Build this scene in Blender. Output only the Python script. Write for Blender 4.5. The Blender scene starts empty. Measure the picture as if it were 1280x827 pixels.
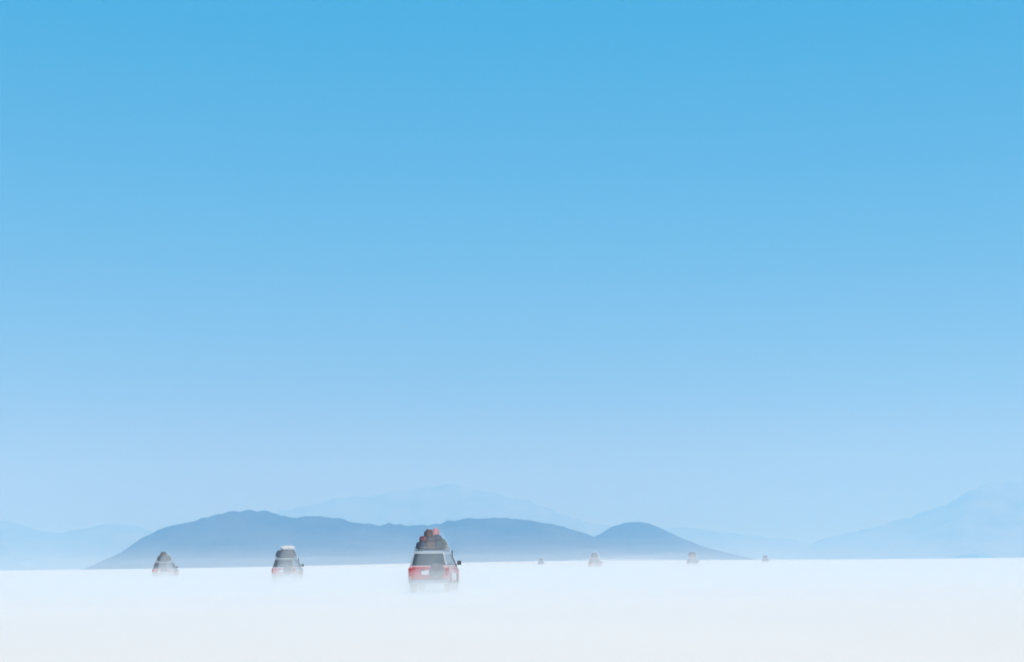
import bpy, bmesh, math, random
from mathutils import Vector, Matrix, noise
R = math.radians
random.seed(7)
scene = bpy.context.scene
COL = scene.collection

# ------------------------------------------------------------------ camera
EYE = 1.27
FPX = 1778.0                      # focal length in pixels of the 1280 wide photograph
PITCH, ROLL = R(9.27), R(0.72)
cam = bpy.data.objects.new('camera', bpy.data.cameras.new('camera'))
COL.objects.link(cam)
cam.data.sensor_width = 36.0
cam.data.lens = 36.0 * FPX / 1280.0
cam.data.clip_start, cam.data.clip_end = 0.1, 120000.0
CAM_M = Matrix.Translation((0, 0, EYE)) @ Matrix.Rotation(R(90) + PITCH, 4, 'X') @ Matrix.Rotation(-ROLL, 4, 'Z')
cam.matrix_world = CAM_M
scene.camera = cam

# ------------------------------------------------------------------ daylight
SUN_EL, SUN_AZ = R(60), R(145)    # azimuth clockwise from +Y: high, over the camera's right shoulder
world = bpy.data.worlds.new('World'); scene.world = world; world.use_nodes = True
nt = world.node_tree; nt.nodes.clear()
wo = nt.nodes.new('ShaderNodeOutputWorld'); bg = nt.nodes.new('ShaderNodeBackground')
sky = nt.nodes.new('ShaderNodeTexSky'); sky.sky_type = 'NISHITA'; sky.sun_disc = False
sky.sun_elevation, sky.sun_rotation = SUN_EL, SUN_AZ
sky.altitude, sky.air_density, sky.dust_density, sky.ozone_density = 3650, 1.3, 1.0, 2.0
GAIN, GAM, LESS = (0.86, 2.5, 5.2), (1.0, 0.25, 0.10), (0.86, 0.0, 0.0)
sep = nt.nodes.new('ShaderNodeSeparateColor'); com = nt.nodes.new('ShaderNodeCombineColor')
nt.links.new(sky.outputs[0], sep.inputs[0])
for i in range(3):                # colour grade of the sky: one power curve for each channel
    p = nt.nodes.new('ShaderNodeMath'); p.operation = 'POWER'; p.inputs[1].default_value = GAM[i]
    m = nt.nodes.new('ShaderNodeMath'); m.operation = 'MULTIPLY'; m.inputs[1].default_value = GAIN[i]
    nt.links.new(sep.outputs[i], p.inputs[0]); nt.links.new(p.outputs[0], m.inputs[0]); 
    q = nt.nodes.new('ShaderNodeMath'); q.operation = 'SUBTRACT'; q.inputs[1].default_value = LESS[i]
    w = nt.nodes.new('ShaderNodeMath'); w.operation = 'MAXIMUM'; w.inputs[1].default_value = 0.06
    nt.links.new(m.outputs[0], q.inputs[0]); nt.links.new(q.outputs[0], w.inputs[0]); nt.links.new(w.outputs[0], com.inputs[i])
nt.links.new(com.outputs[0], bg.inputs[0]); bg.inputs[1].default_value = 0.10
nt.links.new(bg.outputs[0], wo.inputs[0])

sun = bpy.data.objects.new('sun', bpy.data.lights.new('sun', 'SUN'))
COL.objects.link(sun)
sun.data.energy, sun.data.angle, sun.data.color = 3.2, R(0.53), (1.0, 0.87, 0.74)
sd = Vector((math.sin(SUN_AZ) * math.cos(SUN_EL), math.cos(SUN_AZ) * math.cos(SUN_EL), math.sin(SUN_EL)))
sun.rotation_euler = sd.to_track_quat('Z', 'Y').to_euler()
sun.location = sd * 50

vs = scene.view_settings
vs.view_transform, vs.look, vs.gamma, vs.exposure, vs.use_curve_mapping = 'Standard', 'None', 1.0, 0.15, False
cy = scene.cycles
cy.max_bounces, cy.diffuse_bounces, cy.glossy_bounces, cy.volume_bounces = 8, 4, 3, 6
cy.use_denoising = True

# ------------------------------------------------------------------ helpers
def pix_dir(px, py):
    d = CAM_M.to_3x3() @ Vector(((px - 640) / FPX, -(py - 413.5) / FPX, -1.0))
    return d.normalized()
def at(px, dist):
    """Point on the ground at a bearing given by a column of the photograph, DIST metres away."""
    d = pix_dir(px, 703); d.z = 0; d.normalize()
    return d * dist, math.atan2(d.x, d.y)

def mat(name, col, rough=0.6, metal=0.0, vary=0.0, scale=6.0, dust=0.0, bump=0.0, spec=0.5):
    m = bpy.data.materials.new(name); m.use_nodes = True
    n, l = m.node_tree.nodes, m.node_tree.links
    b = n['Principled BSDF']
    b.inputs['Roughness'].default_value = rough; b.inputs['Metallic'].default_value = metal
    b.inputs['Specular IOR Level'].default_value = spec
    tc = n.new('ShaderNodeTexCoord'); nz = n.new('ShaderNodeTexNoise')
    nz.inputs['Scale'].default_value = scale; nz.inputs['Detail'].default_value = 6
    l.new(tc.outputs['Object'], nz.inputs['Vector'])
    r = n.new('ShaderNodeValToRGB')
    r.color_ramp.elements[0].position, r.color_ramp.elements[1].position = 0.3, 0.7
    r.color_ramp.elements[0].color = (*[c * (1 - vary) for c in col], 1)
    r.color_ramp.elements[1].color = (*[min(1, c * (1 + vary)) for c in col], 1)
    l.new(nz.outputs['Fac'], r.inputs[0])
    out = r.outputs[0]
    if dust:
        nd = n.new('ShaderNodeTexNoise'); nd.inputs['Scale'].default_value = 2.3; nd.inputs['Detail'].default_value = 8
        l.new(tc.outputs['Object'], nd.inputs['Vector'])
        rd = n.new('ShaderNodeMapRange'); rd.inputs[1].default_value = 0.35; rd.inputs[2].default_value = 0.7; rd.inputs[4].default_value = dust
        l.new(nd.outputs['Fac'], rd.inputs[0])
        mx = n.new('ShaderNodeMix'); mx.data_type = 'RGBA'; mx.inputs[7].default_value = (0.62, 0.60, 0.56, 1)
        l.new(rd.outputs[0], mx.inputs[0]); l.new(out, mx.inputs[6]); out = mx.outputs[2]
    l.new(out, b.inputs['Base Color'])
    if bump:
        bp = n.new('ShaderNodeBump'); bp.inputs['Strength'].default_value = bump; bp.inputs['Distance'].default_value = 0.02
        l.new(nz.outputs['Fac'], bp.inputs['Height']); l.new(bp.outputs[0], b.inputs['Normal'])
    return m

def tag(o, label=None, cat=None, group=None, kind=None):
    for k, v in (('label', label), ('category', cat), ('group', group), ('kind', kind)):
        if v: o[k] = v
    return o
def obj(name, bm, m, parent=None, bevel=0.0, smooth=False, seg=2):
    me = bpy.data.meshes.new(name); bmesh.ops.recalc_face_normals(bm, faces=bm.faces); bm.to_mesh(me); bm.free()
    me.materials.append(m)
    if smooth:
        for p in me.polygons: p.use_smooth = True
    o = bpy.data.objects.new(name, me); COL.objects.link(o)
    if parent: o.parent = parent
    if bevel:
        b = o.modifiers.new('bevel', 'BEVEL'); b.width, b.segments, b.limit_method, b.angle_limit = bevel, seg, 'ANGLE', R(25)
    return o
def box(bm, c, s, taper=(1, 1)):
    x, y, z = (v / 2 for v in s)
    vs_ = [bm.verts.new((c[0] + sx * x * (taper[0] if sz > 0 else 1), c[1] + sy * y * (taper[1] if sz > 0 else 1), c[2] + sz * z))
           for sz in (-1, 1) for sx, sy in ((-1, -1), (1, -1), (1, 1), (-1, 1))]
    for f in ((3, 2, 1, 0), (4, 5, 6, 7), (0, 1, 5, 4), (1, 2, 6, 5), (2, 3, 7, 6), (3, 0, 4, 7)):
        bm.faces.new([vs_[i] for i in f])
def bx(*boxes):
    bm = bmesh.new()
    for b in boxes: box(bm, *b)
    return bm
def tube(bm, a, b, r, n=8):
    a, b = Vector(a), Vector(b); q = (b - a).to_track_quat('Z', 'Y')
    rings = [[bm.verts.new(p + q @ Vector((math.cos(t) * r, math.sin(t) * r, 0))) for t in (2 * math.pi * k / n for k in range(n))] for p in (a, b)]
    for k in range(n): bm.faces.new((rings[0][k], rings[0][(k + 1) % n], rings[1][(k + 1) % n], rings[1][k]))
    bm.faces.new(rings[0]); bm.faces.new(rings[1])
def lathe(bm, prof, c, axis='X', n=28):
    """Closed solid of revolution: PROF = [(along, radius), ...]"""
    c = Vector(c); rings = []
    for h, r in prof:
        ring = []
        for k in range(n):
            t = 2 * math.pi * k / n; a, b = math.cos(t) * r, math.sin(t) * r
            ring.append(bm.verts.new(c + (Vector((h, a, b)) if axis == 'X' else Vector((a, h, b)))))
        rings.append(ring)
    for i in range(len(rings) - 1):
        for k in range(n): bm.faces.new((rings[i][k], rings[i][(k + 1) % n], rings[i + 1][(k + 1) % n], rings[i + 1][k]))
    bm.faces.new(rings[0]); bm.faces.new(rings[-1])

# ------------------------------------------------------------------ salt flat
def smooth(a, b, x):
    t = min(1, max(0, (x - a) / (b - a))); return t * t * (3 - 2 * t)
def ground_z(x, y):
    """Dead level where the cars drive, a very gentle swell two kilometres out."""
    d = math.hypot(x, y)
    if y <= 0 or d < 700: return 0.0
    px = 640 + FPX * x / y
    return 4.2 * smooth(700, 2000, d) * math.exp(-((px - 690) / 330.0) ** 2) * (1 - smooth(2600, 5000, d))
bm = bmesh.new()
radii = [0, 3, 8, 15, 25, 40, 60, 90, 130, 190, 270, 380, 520, 700, 850, 1000, 1200, 1400, 1600, 1800, 2000, 2300, 2600, 3000, 3500, 4200, 5000, 6500, 9000, 12000, 16000, 20000]
N = 240; prev = None
c0 = bm.verts.new((0, 0, 0))
for r in radii[1:]:
    ring = []
    for k in range(N):
        a = 2 * math.pi * k / N; x, y = r * math.sin(a), r * math.cos(a)
        ring.append(bm.verts.new((x, y, ground_z(x, y))))
    for k in range(N):
        if prev is None: bm.faces.new((c0, ring[k], ring[(k + 1) % N]))
        else: bm.faces.new((prev[k], ring[k], ring[(k + 1) % N], prev[(k + 1) % N]))
    prev = ring
salt = bpy.data.materials.new('salt_crust'); salt.use_nodes = True
n, l = salt.node_tree.nodes, salt.node_tree.links; b = n['Principled BSDF']
b.inputs['Roughness'].default_value = 0.9; b.inputs['Specular IOR Level'].default_value = 0.2
geo = n.new('ShaderNodeNewGeometry')
n1 = n.new('ShaderNodeTexNoise'); n1.inputs['Scale'].default_value = 0.06; n1.inputs['Detail'].default_value = 8
wv = n.new('ShaderNodeVectorMath'); wv.operation = 'SCALE'; wv.inputs['Scale'].default_value = 0.35
nw = n.new('ShaderNodeTexNoise'); nw.inputs['Scale'].default_value = 1.1; nw.inputs['Detail'].default_value = 4
ad = n.new('ShaderNodeVectorMath')
vo = n.new('ShaderNodeTexVoronoi'); vo.feature = 'DISTANCE_TO_EDGE'; vo.inputs['Scale'].default_value = 0.7
l.new(geo.outputs['Position'], n1.inputs['Vector']); l.new(geo.outputs['Position'], nw.inputs['Vector'])
l.new(nw.outputs['Color'], wv.inputs[0]); l.new(geo.outputs['Position'], ad.inputs[0]); l.new(wv.outputs[0], ad.inputs[1])
l.new(ad.outputs[0], vo.inputs['Vector'])
rg = n.new('ShaderNodeMapRange'); rg.inputs[2].default_value = 0.06; rg.inputs[3].default_value = 1.0; rg.inputs[4].default_value = 0.0
l.new(vo.outputs['Distance'], rg.inputs[0])
cr = n.new('ShaderNodeValToRGB'); cr.color_ramp.elements[0].position, cr.color_ramp.elements[1].position = 0.3, 0.7
SALT = (0.88, 0.80, 0.715)
cr.color_ramp.elements[0].color = (*[c * 0.965 for c in SALT], 1); cr.color_ramp.elements[1].color = (*SALT, 1)
l.new(n1.outputs['Fac'], cr.inputs[0]); l.new(cr.outputs[0], b.inputs['Base Color'])
bp = n.new('ShaderNodeBump'); bp.inputs['Strength'].default_value = 0.12; bp.inputs['Distance'].default_value = 0.02
l.new(rg.outputs[0], bp.inputs['Height']); l.new(bp.outputs[0], b.inputs['Normal'])
tag(obj('ground', bm, salt, smooth=True), kind='structure')

# ------------------------------------------------------------------ hills and mountains
rock = bpy.data.materials.new('desert_rock'); rock.use_nodes = True
n, l = rock.node_tree.nodes, rock.node_tree.links; b = n['Principled BSDF']; b.inputs['Roughness'].default_value = 0.95
b.inputs['Specular IOR Level'].default_value = 0.1
geo = n.new('ShaderNodeNewGeometry'); nz = n.new('ShaderNodeTexNoise'); nz.inputs['Scale'].default_value = 0.008; nz.inputs['Detail'].default_value = 10
l.new(geo.outputs['Position'], nz.inputs['Vector'])
cr = n.new('ShaderNodeValToRGB'); cr.color_ramp.elements[0].position, cr.color_ramp.elements[1].position = 0.35, 0.65
cr.color_ramp.elements[0].color = (0.055, 0.048, 0.042, 1); cr.color_ramp.elements[1].color = (0.11, 0.095, 0.075, 1)
l.new(nz.outputs['Fac'], cr.inputs[0]); l.new(cr.outputs[0], b.inputs['Base Color'])

pale_rock = rock.copy(); pale_rock.name = 'haze_paled_volcanic_slopes'      # far volcanoes: sand and old snow, colour lightened further to paint in haze
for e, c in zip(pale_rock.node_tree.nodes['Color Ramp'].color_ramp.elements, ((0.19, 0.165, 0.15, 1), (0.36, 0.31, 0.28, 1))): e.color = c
HLINE = lambda x: 711.6 - 0.01257 * x      # the level line across the photograph
def interp(pts, x):
    if x <= pts[0][0]: return pts[0][1]
    for (x0, y0), (x1, y1) in zip(pts, pts[1:]):
        if x <= x1:
            t = (x - x0) / (x1 - x0)
            return y0 + (y1 - y0) * t
    return pts[-1][1]
def hill(name, pts, dist, depth, step=2.0, seed=0, rough=0.10, m=None):
    """A real massif: ridge line from the skyline points, spurs and gullies falling off to both sides."""
    bm = bmesh.new(); x0, x1 = pts[0][0], pts[-1][0]
    nx = int((x1 - x0) / step) + 1; ny = 44; grid = []
    hs = []
    for i in range(nx + 1):
        px = x0 + (x1 - x0) * i / nx
        hs.append(max(0.0, (HLINE(px) - interp(pts, px)) / FPX * dist))
    sm = [sum(hs[max(0, i - 3):i + 4]) / len(hs[max(0, i - 3):i + 4]) for i in range(len(hs))]
    for i in range(nx + 1):
        px = x0 + (x1 - x0) * i / nx; row = []
        P = sm[i]
        d, az = at(px, 1.0); tan = d.x / d.y
        for j in range(ny + 1):
            t = -1 + 2 * j / ny
            yy = dist + t * depth
            q = Vector((tan * dist / depth * 5, t * 3.0, seed * 7.3))
            ridge_t = 0.16 * noise.noise(Vector((q.x * 0.7, 3.1, seed)))
            s = max(0.0, 1 - abs((t - ridge_t) / (1 - math.copysign(ridge_t, t))))
            prof = s ** 1.25
            gul = noise.ridged_multi_fractal(q * 1.6, 1.0, 2.1, 5, 1.0, 2.0) * 0.5
            h = P * prof * (1 - 0.55 * (1 - prof) * gul) * (1 + rough * 0.2 * noise.fractal(q * 5, 1.0, 2.0, 4))
            row.append(bm.verts.new((tan * yy, yy, h - 3.0 if s <= 0.001 else h - 1.0)))
        grid.append(row)
    for i in range(nx):
        for j in range(ny): bm.faces.new((grid[i][j], grid[i + 1][j], grid[i + 1][j + 1], grid[i][j + 1]))
    return tag(obj(name, bm, m or rock, smooth=True), kind='structure')
hill('hills', [(98, 713), (112, 706), (130, 698), (150, 689), (165, 679), (178, 669), (195, 660), (212, 654), (240, 649), (262, 643), (290, 638), (315, 635.5), (335, 637),
     (352, 643), (370, 645), (395, 642.5), (415, 645), (445, 652), (470, 655), (490, 652.5), (515, 654), (545, 653), (565, 648), (600, 645.5), (625, 645), (655, 647), (690, 653),
     (712, 658), (738, 667), (760, 676), (790, 688), (815, 702)], 2900, 460, seed=1)
hill('hills', [(690, 704), (715, 690), (735, 674), (752, 664), (770, 655), (785, 650), (800, 649.5), (815, 653), (835, 663), (858, 672), (880, 681), (905, 688), (940, 696), (965, 700)], 3250, 430, seed=2)
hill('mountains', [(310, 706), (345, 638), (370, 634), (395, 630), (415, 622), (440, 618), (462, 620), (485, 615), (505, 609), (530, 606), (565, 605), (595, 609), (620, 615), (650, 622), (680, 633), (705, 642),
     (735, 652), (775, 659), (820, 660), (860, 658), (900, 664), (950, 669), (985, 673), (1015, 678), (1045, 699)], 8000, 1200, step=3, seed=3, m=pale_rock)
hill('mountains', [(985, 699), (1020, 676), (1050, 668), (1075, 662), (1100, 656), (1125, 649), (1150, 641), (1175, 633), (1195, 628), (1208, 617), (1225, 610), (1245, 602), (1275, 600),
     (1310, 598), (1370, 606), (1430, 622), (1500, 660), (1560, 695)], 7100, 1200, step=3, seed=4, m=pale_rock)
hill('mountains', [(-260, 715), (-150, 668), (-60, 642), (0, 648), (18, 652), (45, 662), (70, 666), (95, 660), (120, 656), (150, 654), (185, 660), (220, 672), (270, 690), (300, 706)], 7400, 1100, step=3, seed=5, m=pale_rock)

# ------------------------------------------------------------------ vehicles
M = {
    'red': mat('red_paint', (0.50, 0.035, 0.045), 0.35, dust=0.35, vary=0.05),
    'faded_red': mat('faded_red_paint', (0.60, 0.27, 0.28), 0.45, dust=0.5, vary=0.05),
    'white': mat('white_paint', (0.72, 0.70, 0.69), 0.35, dust=0.4, vary=0.03),
    'silver': mat('silver_paint', (0.42, 0.42, 0.45), 0.35, 0.3, dust=0.4, vary=0.04),
    'beige': mat('pale_paint', (0.47, 0.46, 0.47), 0.4, dust=0.4, vary=0.04),
    'dark_paint': mat('grey_paint', (0.12, 0.12, 0.13), 0.4, dust=0.3, vary=0.04),
    'maroon': mat('maroon_paint', (0.22, 0.03, 0.04), 0.4, dust=0.3, vary=0.04),
    'glass': mat('tinted_glass', (0.02, 0.035, 0.05), 0.12, dust=0.08, vary=0.1),
    'rubber': mat('tyre_rubber', (0.03, 0.03, 0.03), 0.85, dust=0.35, vary=0.2),
    'alloy': mat('alloy', (0.45, 0.45, 0.46), 0.35, 0.8, dust=0.3),
    'plastic': mat('black_plastic', (0.04, 0.04, 0.045), 0.6, dust=0.3, vary=0.1),
    'chrome': mat('bumper_steel', (0.40, 0.42, 0.45), 0.3, 0.7, dust=0.4),
    'lens': mat('red_lens', (0.45, 0.01, 0.01), 0.2),
    'clear': mat('lamp_lens', (0.75, 0.75, 0.72), 0.15),
    'plate': mat('number_plate_white', (0.75, 0.75, 0.75), 0.4, vary=0.02),
    'brown_paint': mat('brown_paint', (0.13, 0.075, 0.075), 0.4, dust=0.4, vary=0.05),
    'tarp_dark': mat('dark_green_tarpaulin', (0.012, 0.032, 0.038), 0.75, vary=0.35, bump=0.4, scale=9),
    'tarp_blue': mat('navy_tarpaulin', (0.03, 0.045, 0.075), 0.75, vary=0.3, bump=0.4, scale=9),
    'tarp_white': mat('white_tarpaulin', (0.60, 0.60, 0.59), 0.6, vary=0.05, bump=0.3, scale=9),
    'bag_red': mat('red_bag_cloth', (0.55, 0.05, 0.07), 0.8, vary=0.15, bump=0.3, scale=12),
    'bag_pink': mat('faded_red_bag_cloth', (0.50, 0.20, 0.21), 0.8, vary=0.15, bump=0.3, scale=12),
    'bag_black': mat('black_bag_cloth', (0.03, 0.03, 0.035), 0.8, vary=0.2, bump=0.3, scale=12),
    'bag_maroon': mat('maroon_bag_cloth', (0.14, 0.04, 0.045), 0.8, vary=0.2, bump=0.3, scale=12),
    'bag_navy': mat('navy_bag_cloth', (0.02, 0.035, 0.07), 0.8, vary=0.2, bump=0.3, scale=12),
    'bag_brown': mat('brown_bag_cloth', (0.11, 0.055, 0.045), 0.8, vary=0.2, bump=0.3, scale=12),
    'cover': mat('wheel_cover_vinyl', (0.10, 0.09, 0.11), 0.6, dust=0.2),
    'can': mat('jerrycan_plastic', (0.06, 0.10, 0.06), 0.5, vary=0.1),
    'rope': mat('rope', (0.45, 0.38, 0.25), 0.9, vary=0.2, scale=40),
}
# cabin corner points: base then top, order rear-left, rear-right, front-right, front-left
CB = [Vector(p) for p in ((-.90, -2.34, 1.19), (.90, -2.34, 1.19), (.90, 1.02, 1.19), (-.90, 1.02, 1.19))]
CT = [Vector(p) for p in ((-.735, -2.20, 1.80), (.735, -2.20, 1.80), (.735, .36, 1.80), (-.735, .36, 1.80))]
def panel(side, u0, u1, v0, v1, out=0.006, th=0.012):
    """A thin pane lying on one side of the cabin (0 rear, 1 right, 2 front, 3 left)."""
    a, b_, c, d = CB[side], CB[(side + 1) % 4], CT[(side + 1) % 4], CT[side]
    f = lambda u, v: (a * (1 - u) + b_ * u) * (1 - v) + (d * (1 - u) + c * u) * v
    nrm = (b_ - a).cross(d - a).normalized()
    q = [f(u0, v0), f(u1, v0), f(u1, v1), f(u0, v1)]
    bm = bmesh.new()
    lo = [bm.verts.new(p + nrm * (out - th)) for p in q]; hi = [bm.verts.new(p + nrm * out) for p in q]
    bm.faces.new(lo[::-1]); bm.faces.new(hi)
    for k in range(4): bm.faces.new((lo[k], lo[(k + 1) % 4], hi[(k + 1) % 4], hi[k]))
    return bm
def body_bm(w=0.95):
    prof = [(-2.36, .52), (-2.40, .70), (-2.40, 1.15), (-2.36, 1.21), (1.00, 1.21), (1.55, 1.17), (2.20, 1.08), (2.33, .98), (2.36, .60), (2.30, .48)]
    def arch(cy_, r=.47, zc=.42, z0=.48):
        a0 = math.asin((z0 - zc) / r)
        return [(cy_ + r * math.cos(a), zc + r * math.sin(a)) for a in (a0 + (math.pi - 2 * a0) * k / 12 for k in range(13))]
    prof += arch(1.42) + arch(-1.43)
    bm = bmesh.new()
    L = [bm.verts.new((-w * (0.955 if z > 1.05 else 1), y, z)) for y, z in prof]
    Rr = [bm.verts.new((w * (0.955 if z > 1.05 else 1), y, z)) for y, z in prof]
    k = len(prof)
    for i in range(k): bm.faces.new((L[i], L[(i + 1) % k], Rr[(i + 1) % k], Rr[i]))
    bm.faces.new(L); bm.faces.new(Rr[::-1])
    return bm
def wheel(parent, x, y, z, axis='X', r=.40, w=.25, s=1, name='wheel'):
    bm = bmesh.new()
    lathe(bm, [(-w / 2, r * .62), (-w / 2, r * .93), (-w / 2 + .03, r), (w / 2 - .03, r), (w / 2, r * .93), (w / 2, r * .62)], (x, y, z), axis)
    t = obj(name, bm, M['rubber'], parent, bevel=.008)
    bm = bmesh.new(); h = w / 2
    lathe(bm, [(-s * (h - .05), r * .60), (s * (h - .03), r * .60), (s * (h - .01), r * .56), (s * (h - .05), r * .5), (s * (h - .07), r * .2), (s * (h - .02), r * .16)], (x, y, z), axis)
    obj('rim', bm, M['alloy'], t)
    return t

def make_jeep(body='white', rear='red', stripe='red', stripe_h=.12, cabin=None):
    t = bpy.data.objects.new('off_road_car', None); COL.objects.link(t); t.empty_display_size = .5
    bo = obj('body', body_bm(), M[body], t, bevel=.045, seg=3)
    # cabin shell with roof
    bm = bmesh.new(); lo = [bm.verts.new(p) for p in CB]; mid = [bm.verts.new(p) for p in CT]
    top = [bm.verts.new(Vector((p.x * .90, p.y * .96 + (-.02 if p.y < 0 else 0), 1.86))) for p in CT]
    for a, b_ in ((lo, mid), (mid, top)):
        for k in range(4): bm.faces.new((a[k], a[(k + 1) % 4], b_[(k + 1) % 4], b_[k]))
    bm.faces.new(lo[::-1]); bm.faces.new(top)
    obj('cabin', bm, M[cabin or body], t, bevel=.03, seg=3)
    obj('rear_window', panel(0, .05, .95, .08, .93), M['glass'], t)
    obj('windscreen', panel(2, .06, .94, .08, .92), M['glass'], t)
    for s in (1, 3):
        fl = (lambda a, b_: (a, b_)) if s == 1 else (lambda a, b_: (1 - b_, 1 - a))
        for a, b_ in ((.05, .30), (.335, .60), (.635, .90)):
            obj('side_window', panel(s, *fl(a, b_), .10, .88), M['glass'], t)
    # tailgate and rear lamps
    tg = obj('tailgate', bx(((0, -2.408, .885), (1.56, .03, .56))), M[rear], t, bevel=.02)
    obj('handle', bx(((-.25, -2.435, 1.02), (.22, .03, .05))), M['plastic'], tg, bevel=.008)
    for sx in (-1, 1):
        obj('rear_quarter_panel', bx(((sx * .955, -2.10, .885), (.016, .52, .50))), M[rear], t, bevel=.006)
        obj('tail_light', bx(((sx * .865, -2.408, .93), (.13, .035, .36))), M['lens'], t, bevel=.012)
        obj('headlight', bx(((sx * .70, 2.345, .80), (.30, .04, .17))), M['clear'], t, bevel=.015)
        obj('mud_flap', bx(((sx * .82, -1.93, .33), (.26, .015, .34))), M['plastic'], t)
        m_ = obj('side_mirror', bx(((sx * 1.12, .78, 1.34), (.20, .10, .20))), M['plastic'], t, bevel=.03)
        bm = bmesh.new(); tube(bm, (sx * .88, .80, 1.25), (sx * 1.04, .79, 1.30), .02); obj('mirror_arm', bm, M['plastic'], m_)
        for y in (-1.43, 1.42): wheel(t, sx * .83, y, .40, s=sx)
        if stripe: obj('side_stripe', bx(((sx * .955, .05, .72), (.014, 1.80, stripe_h))), M[stripe], t, bevel=.003)
        for y in (-.35, .72): obj('door_handle', bx(((sx * .965, y, 1.06), (.03, .16, .035))), M['plastic'], t, bevel=.006)
        obj('side_step', bx(((sx * .93, 0, .40), (.16, 1.75, .05))), M['plastic'], t, bevel=.015)
    obj('rear_bumper', bx(((0, -2.47, .50), (1.86, .18, .19))), M['chrome'], t, bevel=.03)
    obj('front_bumper', bx(((0, 2.44, .52), (1.86, .18, .22))), M['chrome'], t, bevel=.03)
    obj('grille', bx(((0, 2.36, .80), (1.02, .03, .20))), M['plastic'], t, bevel=.01)
    obj('number_plate', bx(((-.14, -2.442, .92), (.36, .012, .20))), M['plate'], t)
    sp = wheel(t, .42, -2.53, .98, axis='Y', r=.35, w=.20, s=-1, name='spare_wheel')
    bm = bmesh.new(); lathe(bm, [(.0, .325), (-.03, .315), (-.045, .27), (-.05, .1)], (.42, -2.625, .98), 'Y'); obj('wheel_cover', bm, M['cover'], sp, smooth=False)
    bm = bmesh.new(); tube(bm, (.42, -2.43, .98), (.42, -2.36, .98), .06); obj('bracket', bm, M['plastic'], sp)
    bm = bmesh.new(); tube(bm, (-.62, -2.56, .33), (-.62, -2.2, .33), .03); obj('exhaust_pipe', bm, M['plastic'], t)
    bm = bmesh.new(); tube(bm, (.93, 1.25, 1.17), (.80, .52, 1.62), .03); tube(bm, (.80, .52, 1.62), (.80, .50, 1.92), .035); obj('snorkel', bm, M['plastic'], t)
    # roof rack
    bm = bmesh.new()
    for x in (-.68, .68): tube(bm, (x, -2.1, 2.04), (x, .25, 2.04), .018); tube(bm, (x, -2.1, 1.93), (x, .25, 1.93), .016)
    for y in (-2.1, .25): tube(bm, (-.68, y, 2.04), (.68, y, 2.04), .018)
    for k in range(9): y = -2.1 + 2.35 * k / 8; tube(bm, (-.68, y, 1.93), (.68, y, 1.93), .012)
    for x in (-.68, .68):
        for k in range(5): y = -2.1 + 2.35 * k / 4; tube(bm, (x, y, 1.83), (x, y, 2.04), .012)
    obj('roof_rack', bm, M['plastic'], t)
    return t
def dup(o, parent=None):
    c = o.copy(); COL.objects.link(c)
    if parent: c.parent = parent
    for ch in list(o.children): dup(ch, c)
    return c

def lump(name, m, size, seed, n=3.2, amp=.10, taper=0.75, cuts=14):
    """A packed bag or tarped bundle: rounded block, sagging and creased. Origin at its base."""
    bm = bmesh.new(); bmesh.ops.create_cube(bm, size=2)
    bmesh.ops.subdivide_edges(bm, edges=bm.edges[:], cuts=cuts, use_grid_fill=True)
    for v in bm.verts:
        p = v.co.copy(); k = (abs(p.x) ** n + abs(p.y) ** n + abs(p.z) ** n) ** (1 / n)
        p = p / k
        q = Vector((seed * 3.7, seed * 1.3, 0)) + Vector((p.x * size[0], p.y * size[1], p.z * size[2])) * 2.2
        f = 1 + amp * noise.fractal(q, 1.0, 2.0, 4)
        zt = (p.z + 1) / 2; tp = 1 - (1 - taper) * zt
        v.co = Vector((p.x * size[0] / 2 * f * tp, p.y * size[1] / 2 * f * tp, max(0.0, size[2] * (zt * f))))
    return obj(name, bm, m, smooth=True)
def strap_bm(w, h, y, taper=.75, lift=.02):
    bm = bmesh.new(); pts = []
    for k in range(15):
        a = math.pi * k / 14; c, s = math.cos(a), math.sin(a)
        cx, sz = math.copysign(abs(c) ** .6, c), s ** .6
        pts.append(Vector((cx * (w / 2 + lift) * (1 - (1 - taper) * sz), y, sz * (h + lift))))
    for a, b_ in zip(pts, pts[1:]): tube(bm, a, b_, .012, 6)
    return bm
def place(o, car, off, rz=0.0):
    mw = car.matrix_basis
    o.location = mw @ Vector(off); o.rotation_euler = (0, 0, car.rotation_euler.z + rz)

def put_car(t, px, dist, yaw, label):
    loc, az = at(px, dist)
    t.location = loc; t.rotation_euler = (0, 0, -(az + R(yaw))); t.matrix_basis = Matrix.Translation(loc) @ Matrix.Rotation(-(az + R(yaw)), 4, 'Z') @ Matrix.Diagonal((.96, 1, 1, 1))   # yaw: heading to the right of the line of sight
    tag(t, label, 'car', 'loaded off-road cars crossing the salt flat')
    return t

RACK = 1.95
car1 = put_car(make_jeep('faded_red', 'red', 'white', .30, cabin='silver'), 543.5, 68, 7, 'nearest and largest off-road car, red tailgate and faded red body, roof piled with dark luggage')
car2 = put_car(make_jeep('silver', 'faded_red', 'red', .22, cabin='dark_paint'), 360, 118, 9, 'silver and pale red off-road car, middle of the left three, whitish bundle on its roof')
car3 = put_car(make_jeep('beige', 'faded_red', 'red', .36, cabin='brown_paint'), 207.5, 165, 14, 'dusty off-road car farthest left, reddish rear and side, dark domed bundle on its roof')
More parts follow.
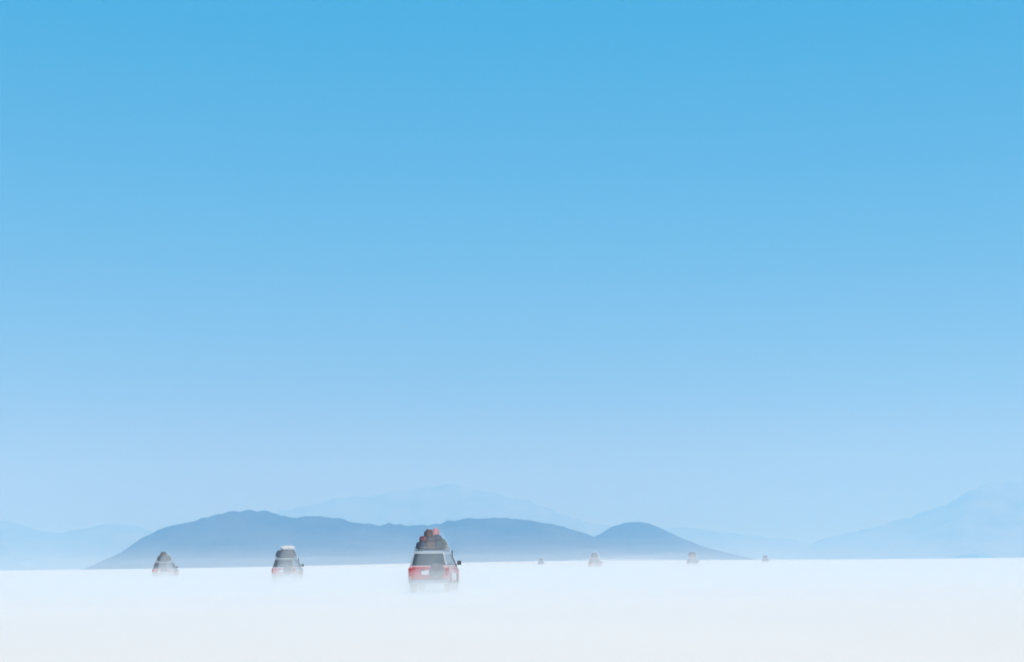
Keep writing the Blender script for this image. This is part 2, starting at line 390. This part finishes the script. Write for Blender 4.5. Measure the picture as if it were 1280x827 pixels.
# far ahead in the dust, all but hidden
far_white = make_jeep('maroon', 'red', None)
c4 = put_car(far_white, 744, 240, 5, 'tiny reddish off-road car in the dust where two hills meet')
c5 = put_car(dup(car2), 866, 265, 3, 'tiny dark off-road car before the right foot of the hills'); c6 = None
for ch in c5.children:
    if ch.name.split('.')[0] in ('body', 'cabin', 'tailgate', 'rear_quarter_panel'):
        ch.data = ch.data.copy(); ch.data.materials[0] = M['dark_paint']
c6 = put_car(dup(c5), 957, 440, 2, 'farthest right off-road car, a faint speck on the horizon')
c7 = put_car(dup(c5), 676, 440, 0, 'faint grey off-road car in the dust just left of the reddish one')

def load(o, car, off, label, cat, group, rz=0):
    place(o, car, off, rz); tag(o, label, cat, group); return o
G1 = 'luggage on the roof of the nearest car'
o = lump('tarpaulin_bundle', M['tarp_dark'], (1.32, 1.5, .52), 1, n=4, amp=.07, taper=.82)
load(o, car1, (0, -.55, RACK), 'wide dark green tarpaulin bundle behind the bags on the nearest car', 'bundle', G1)
for y in (-.5, 0, .5): obj('strap', strap_bm(1.32, .52, y, .82), M['rope'], o)
for k, (nm, m, sz, pos, rz, lab) in enumerate((
    ('duffel_bag', 'bag_navy', (.56, .62, .36), (-.43, -1.68, 0), .1, 'navy bag at the left end of the lowest row on the nearest car'),
    ('duffel_bag', 'bag_brown', (.50, .60, .33), (.04, -1.75, 0), -.2, 'brown bag in the middle of the lowest row on the nearest car'),
    ('duffel_bag', 'tarp_dark', (.52, .62, .40), (.45, -1.68, 0), .15, 'dark green bag at the right end of the lowest row on the nearest car'),
    ('sack', 'bag_maroon', (.40, .50, .30), (-.34, -1.62, .32), .3, 'maroon sack on the left of the middle row of bags'),
    ('duffel_bag', 'bag_black', (.46, .55, .28), (.02, -1.62, .29), 0, 'black bag in the middle row, under the brown rucksack'),
    ('sack', 'bag_navy', (.34, .50, .32), (.38, -1.60, .35), -.3, 'navy sack on the right of the middle row, under the pinkish bag'),
    ('rucksack', 'bag_brown', (.42, .55, .42), (-.10, -1.42, .50), .5, 'brown rucksack sticking up at the top of the nearest car\'s load'),
    ('duffel_bag', 'bag_pink', (.34, .55, .44), (.24, -1.40, .52), 0, 'faded pinkish red bag at the top right of the nearest car\'s load'),
    ('jerrycan', 'can', (.18, .38, .46), (.56, -1.15, .02), 0, 'green jerrycan beside the tarpaulin on the right of the nearest car\'s rack'),
    ('duffel_bag', 'bag_maroon', (.80, .5, .22), (.0, -.70, .50), .1, 'flat maroon bag lying on the dark green tarpaulin'))):
    o = lump(nm, M[m], sz, 20 + k, n=5 if nm == 'jerrycan' else 2.8, amp=.02 if nm == 'jerrycan' else .13, taper=.9 if nm in ('jerrycan', 'rucksack') else .8)
    load(o, car1, (pos[0], pos[1], RACK + pos[2]), lab, nm.split('_')[-1], G1, rz)
G2 = 'luggage on the roof of the silver car'
o = lump('tarpaulin_bundle', M['tarp_blue'], (1.55, 2.1, .62), 7, n=4, amp=.07, taper=.85)
load(o, car2, (-.03, -.95, RACK), 'dark blue tarpaulin bundle on the silver car\'s roof, under the whitish one', 'bundle', G2)
for y in (-.7, .7): obj('strap', strap_bm(1.55, .62, y, .85), M['rope'], o)
load(lump('tarpaulin_bundle', M['tarp_white'], (1.22, 1.5, .36), 8, n=2.8, amp=.17, taper=.8), car2, (.14, -1.05, RACK + .58), 'whitish tarpaulin bundle on top of the silver car\'s load', 'bundle', G2)
G3 = 'luggage on the roof of the farthest left car'
o = lump('tarpaulin_bundle', M['tarp_dark'], (1.5, 2.1, .75), 9, n=2.8, amp=.08, taper=.75)
load(o, car3, (0, -.95, RACK), 'dark domed tarpaulin bundle on the farthest left car\'s roof rack', 'bundle', G3)
for y in (-.7, .7): obj('strap', strap_bm(1.5, .75, y, .75), M['rope'], o)
load(lump('duffel_bag', M['bag_black'], (.75, .9, .40), 10, amp=.1), car3, (-.02, -1.1, RACK + .66), 'black bag crowning the load of the farthest left car', 'bag', G3)
for c, lab, sz in ((c4, 'dark bundle on the roof of the tiny reddish car', (1.2, 2, .9)), (c5, 'dark bundle on the roof of the tiny dark car at the foot of the hills', (1.45, 2.1, .95)),
                   (c6, 'dark bundle on the roof of the farthest right car', (1.4, 2, .8)), (c7, 'dark bundle on the roof of the faint grey car left of the reddish one', (1.4, 2, .8))):
    load(lump('tarpaulin_bundle', M['tarp_blue'], sz, 11, n=3.5, amp=.08), c, (0, -.95, RACK), lab, 'bundle', 'roof loads of the distant cars')

# ------------------------------------------------------------------ air and blowing salt
def volume(name, color, density, absorb=(1, 1, 1), g=0.0):
    m = bpy.data.materials.new(name); m.use_nodes = True
    n, l = m.node_tree.nodes, m.node_tree.links; n.clear()
    v = n.new('ShaderNodeVolumePrincipled'); o = n.new('ShaderNodeOutputMaterial')
    v.inputs['Color'].default_value = (*color, 1); v.inputs['Density'].default_value = density
    v.inputs['Absorption Color'].default_value = (*absorb, 1); v.inputs['Anisotropy'].default_value = g
    l.new(v.outputs[0], o.inputs['Volume']); return m
tag(obj('haze', bx(((0, 0, 231), (44000, 44000, 466))), volume('air', (0.20, 0.51, 0.88), 4.8e-4, (0.70, 0.6, 0.2))), kind='stuff')

def dust_sheet(x0, x1, y0, y1, top, density, ramp=30, seed=0, und=.35, nx=60, ny=70):
    """Salt blown low over the ground: a closed sheet with an uneven top that thins out to its edges."""
    bm = bmesh.new(); T, B = [], []
    for i in range(nx + 1):
        rt, rb = [], []
        for j in range(ny + 1):
            x, y = x0 + (x1 - x0) * i / nx, y0 + (y1 - y0) * j / ny
            e = min(smooth(0, ramp, x - x0), smooth(0, ramp, x1 - x), smooth(0, ramp, y - y0), smooth(0, ramp, y1 - y))
            h = top * e * (1 + und * noise.fractal(Vector((x * .045, y * .03, seed)), 1.0, 2.0, 3))
            rt.append(bm.verts.new((x, y, max(.02, h)))); rb.append(bm.verts.new((x, y, -.3)))
        T.append(rt); B.append(rb)
    for i in range(nx):
        for j in range(ny):
            bm.faces.new((T[i][j], T[i + 1][j], T[i + 1][j + 1], T[i][j + 1])); bm.faces.new((B[i][j], B[i][j + 1], B[i + 1][j + 1], B[i + 1][j]))
    for i in range(nx):
        bm.faces.new((T[i][0], B[i][0], B[i + 1][0], T[i + 1][0])); bm.faces.new((T[i][ny], T[i + 1][ny], B[i + 1][ny], B[i][ny]))
    for j in range(ny):
        bm.faces.new((T[0][j], T[0][j + 1], B[0][j + 1], B[0][j])); bm.faces.new((T[nx][j], B[nx][j], B[nx][j + 1], T[nx][j + 1]))
    return tag(obj('dust', bm, volume('blown_salt', (0.99, 0.94, 0.82), density)), kind='stuff')
dust_sheet(-260, 260, 5, 640, .95, .012, 60, 1)
dust_sheet(-250, 250, 5, 600, .50, .060, 60, 2)
dust_sheet(-300, 200, 40, 900, 5.0, .0004, 120, 4)
dust_sheet(-120, 60, 28, 420, 3.3, .0008, 45, 7)
dust_sheet(-20, 66, 130, 580, 3.8, .0022, 70, 5, und=.6)      # bank of dust stirred up by the cars far ahead
def plume(car, length, half, top, density, seed, front=1.5):
    """The wake of dust a car drags behind it: a closed rounded tongue, highest at the tail of the car."""
    bm = bmesh.new(); ns, nr = 26, 20; rings = []
    inv = Matrix.Translation(car.location) @ Matrix.Rotation(-math.atan2(car.location.x, car.location.y), 4, 'Z')
    for i in range(ns + 1):
        t = i / ns; y = front - (length + front) * t
        e = math.sin(math.pi * min(1, t / .16) / 2) if t < .16 else (1 - smooth(.16, 1.0, t)) ** .55
        e = max(e, .02); w = half * (1 + .5 * t) * e; h = top * e; ring = []
        for k in range(nr):
            a = 2 * math.pi * k / nr; p = Vector((math.cos(a) * w, y, math.sin(a) * h))
            p *= 1; f = 1 + .16 * noise.fractal(Vector((p.x, p.y * .5, p.z + seed * 9)), 1.0, 2.0, 3)
            p.x *= f; p.z = max(-.25 - .01 * seed, p.z * f)
            ring.append(bm.verts.new(inv @ p))
        rings.append(ring)
    for a, b_ in zip(rings, rings[1:]):
        for k in range(nr): bm.faces.new((a[k], a[(k + 1) % nr], b_[(k + 1) % nr], b_[k]))
    bm.faces.new(rings[0]); bm.faces.new(rings[-1])
    return tag(obj('dust', bm, volume('wake_dust', (0.97, 0.96, 0.95), density)), kind='stuff')
for k, (c, L, hw, tp, dn) in enumerate(((car1, 26, .88, 2.8, .020), (car1, 22, 2.6, 1.15, .032), (car2, 36, .85, 3.0, .018), (car2, 30, 1.8, 1.6, .020),
                                        (car3, 44, .85, 3.0, .018), (car3, 34, 1.9, 1.7, .018), (c4, 60, 1.0, 3.1, .022), (c5, 60, 1.0, 3.1, .018), (c6, 60, 1.1, 3.2, .015), (c7, 60, 1.1, 3.2, .010))):
    plume(c, L, hw, tp, dn, k + 1)
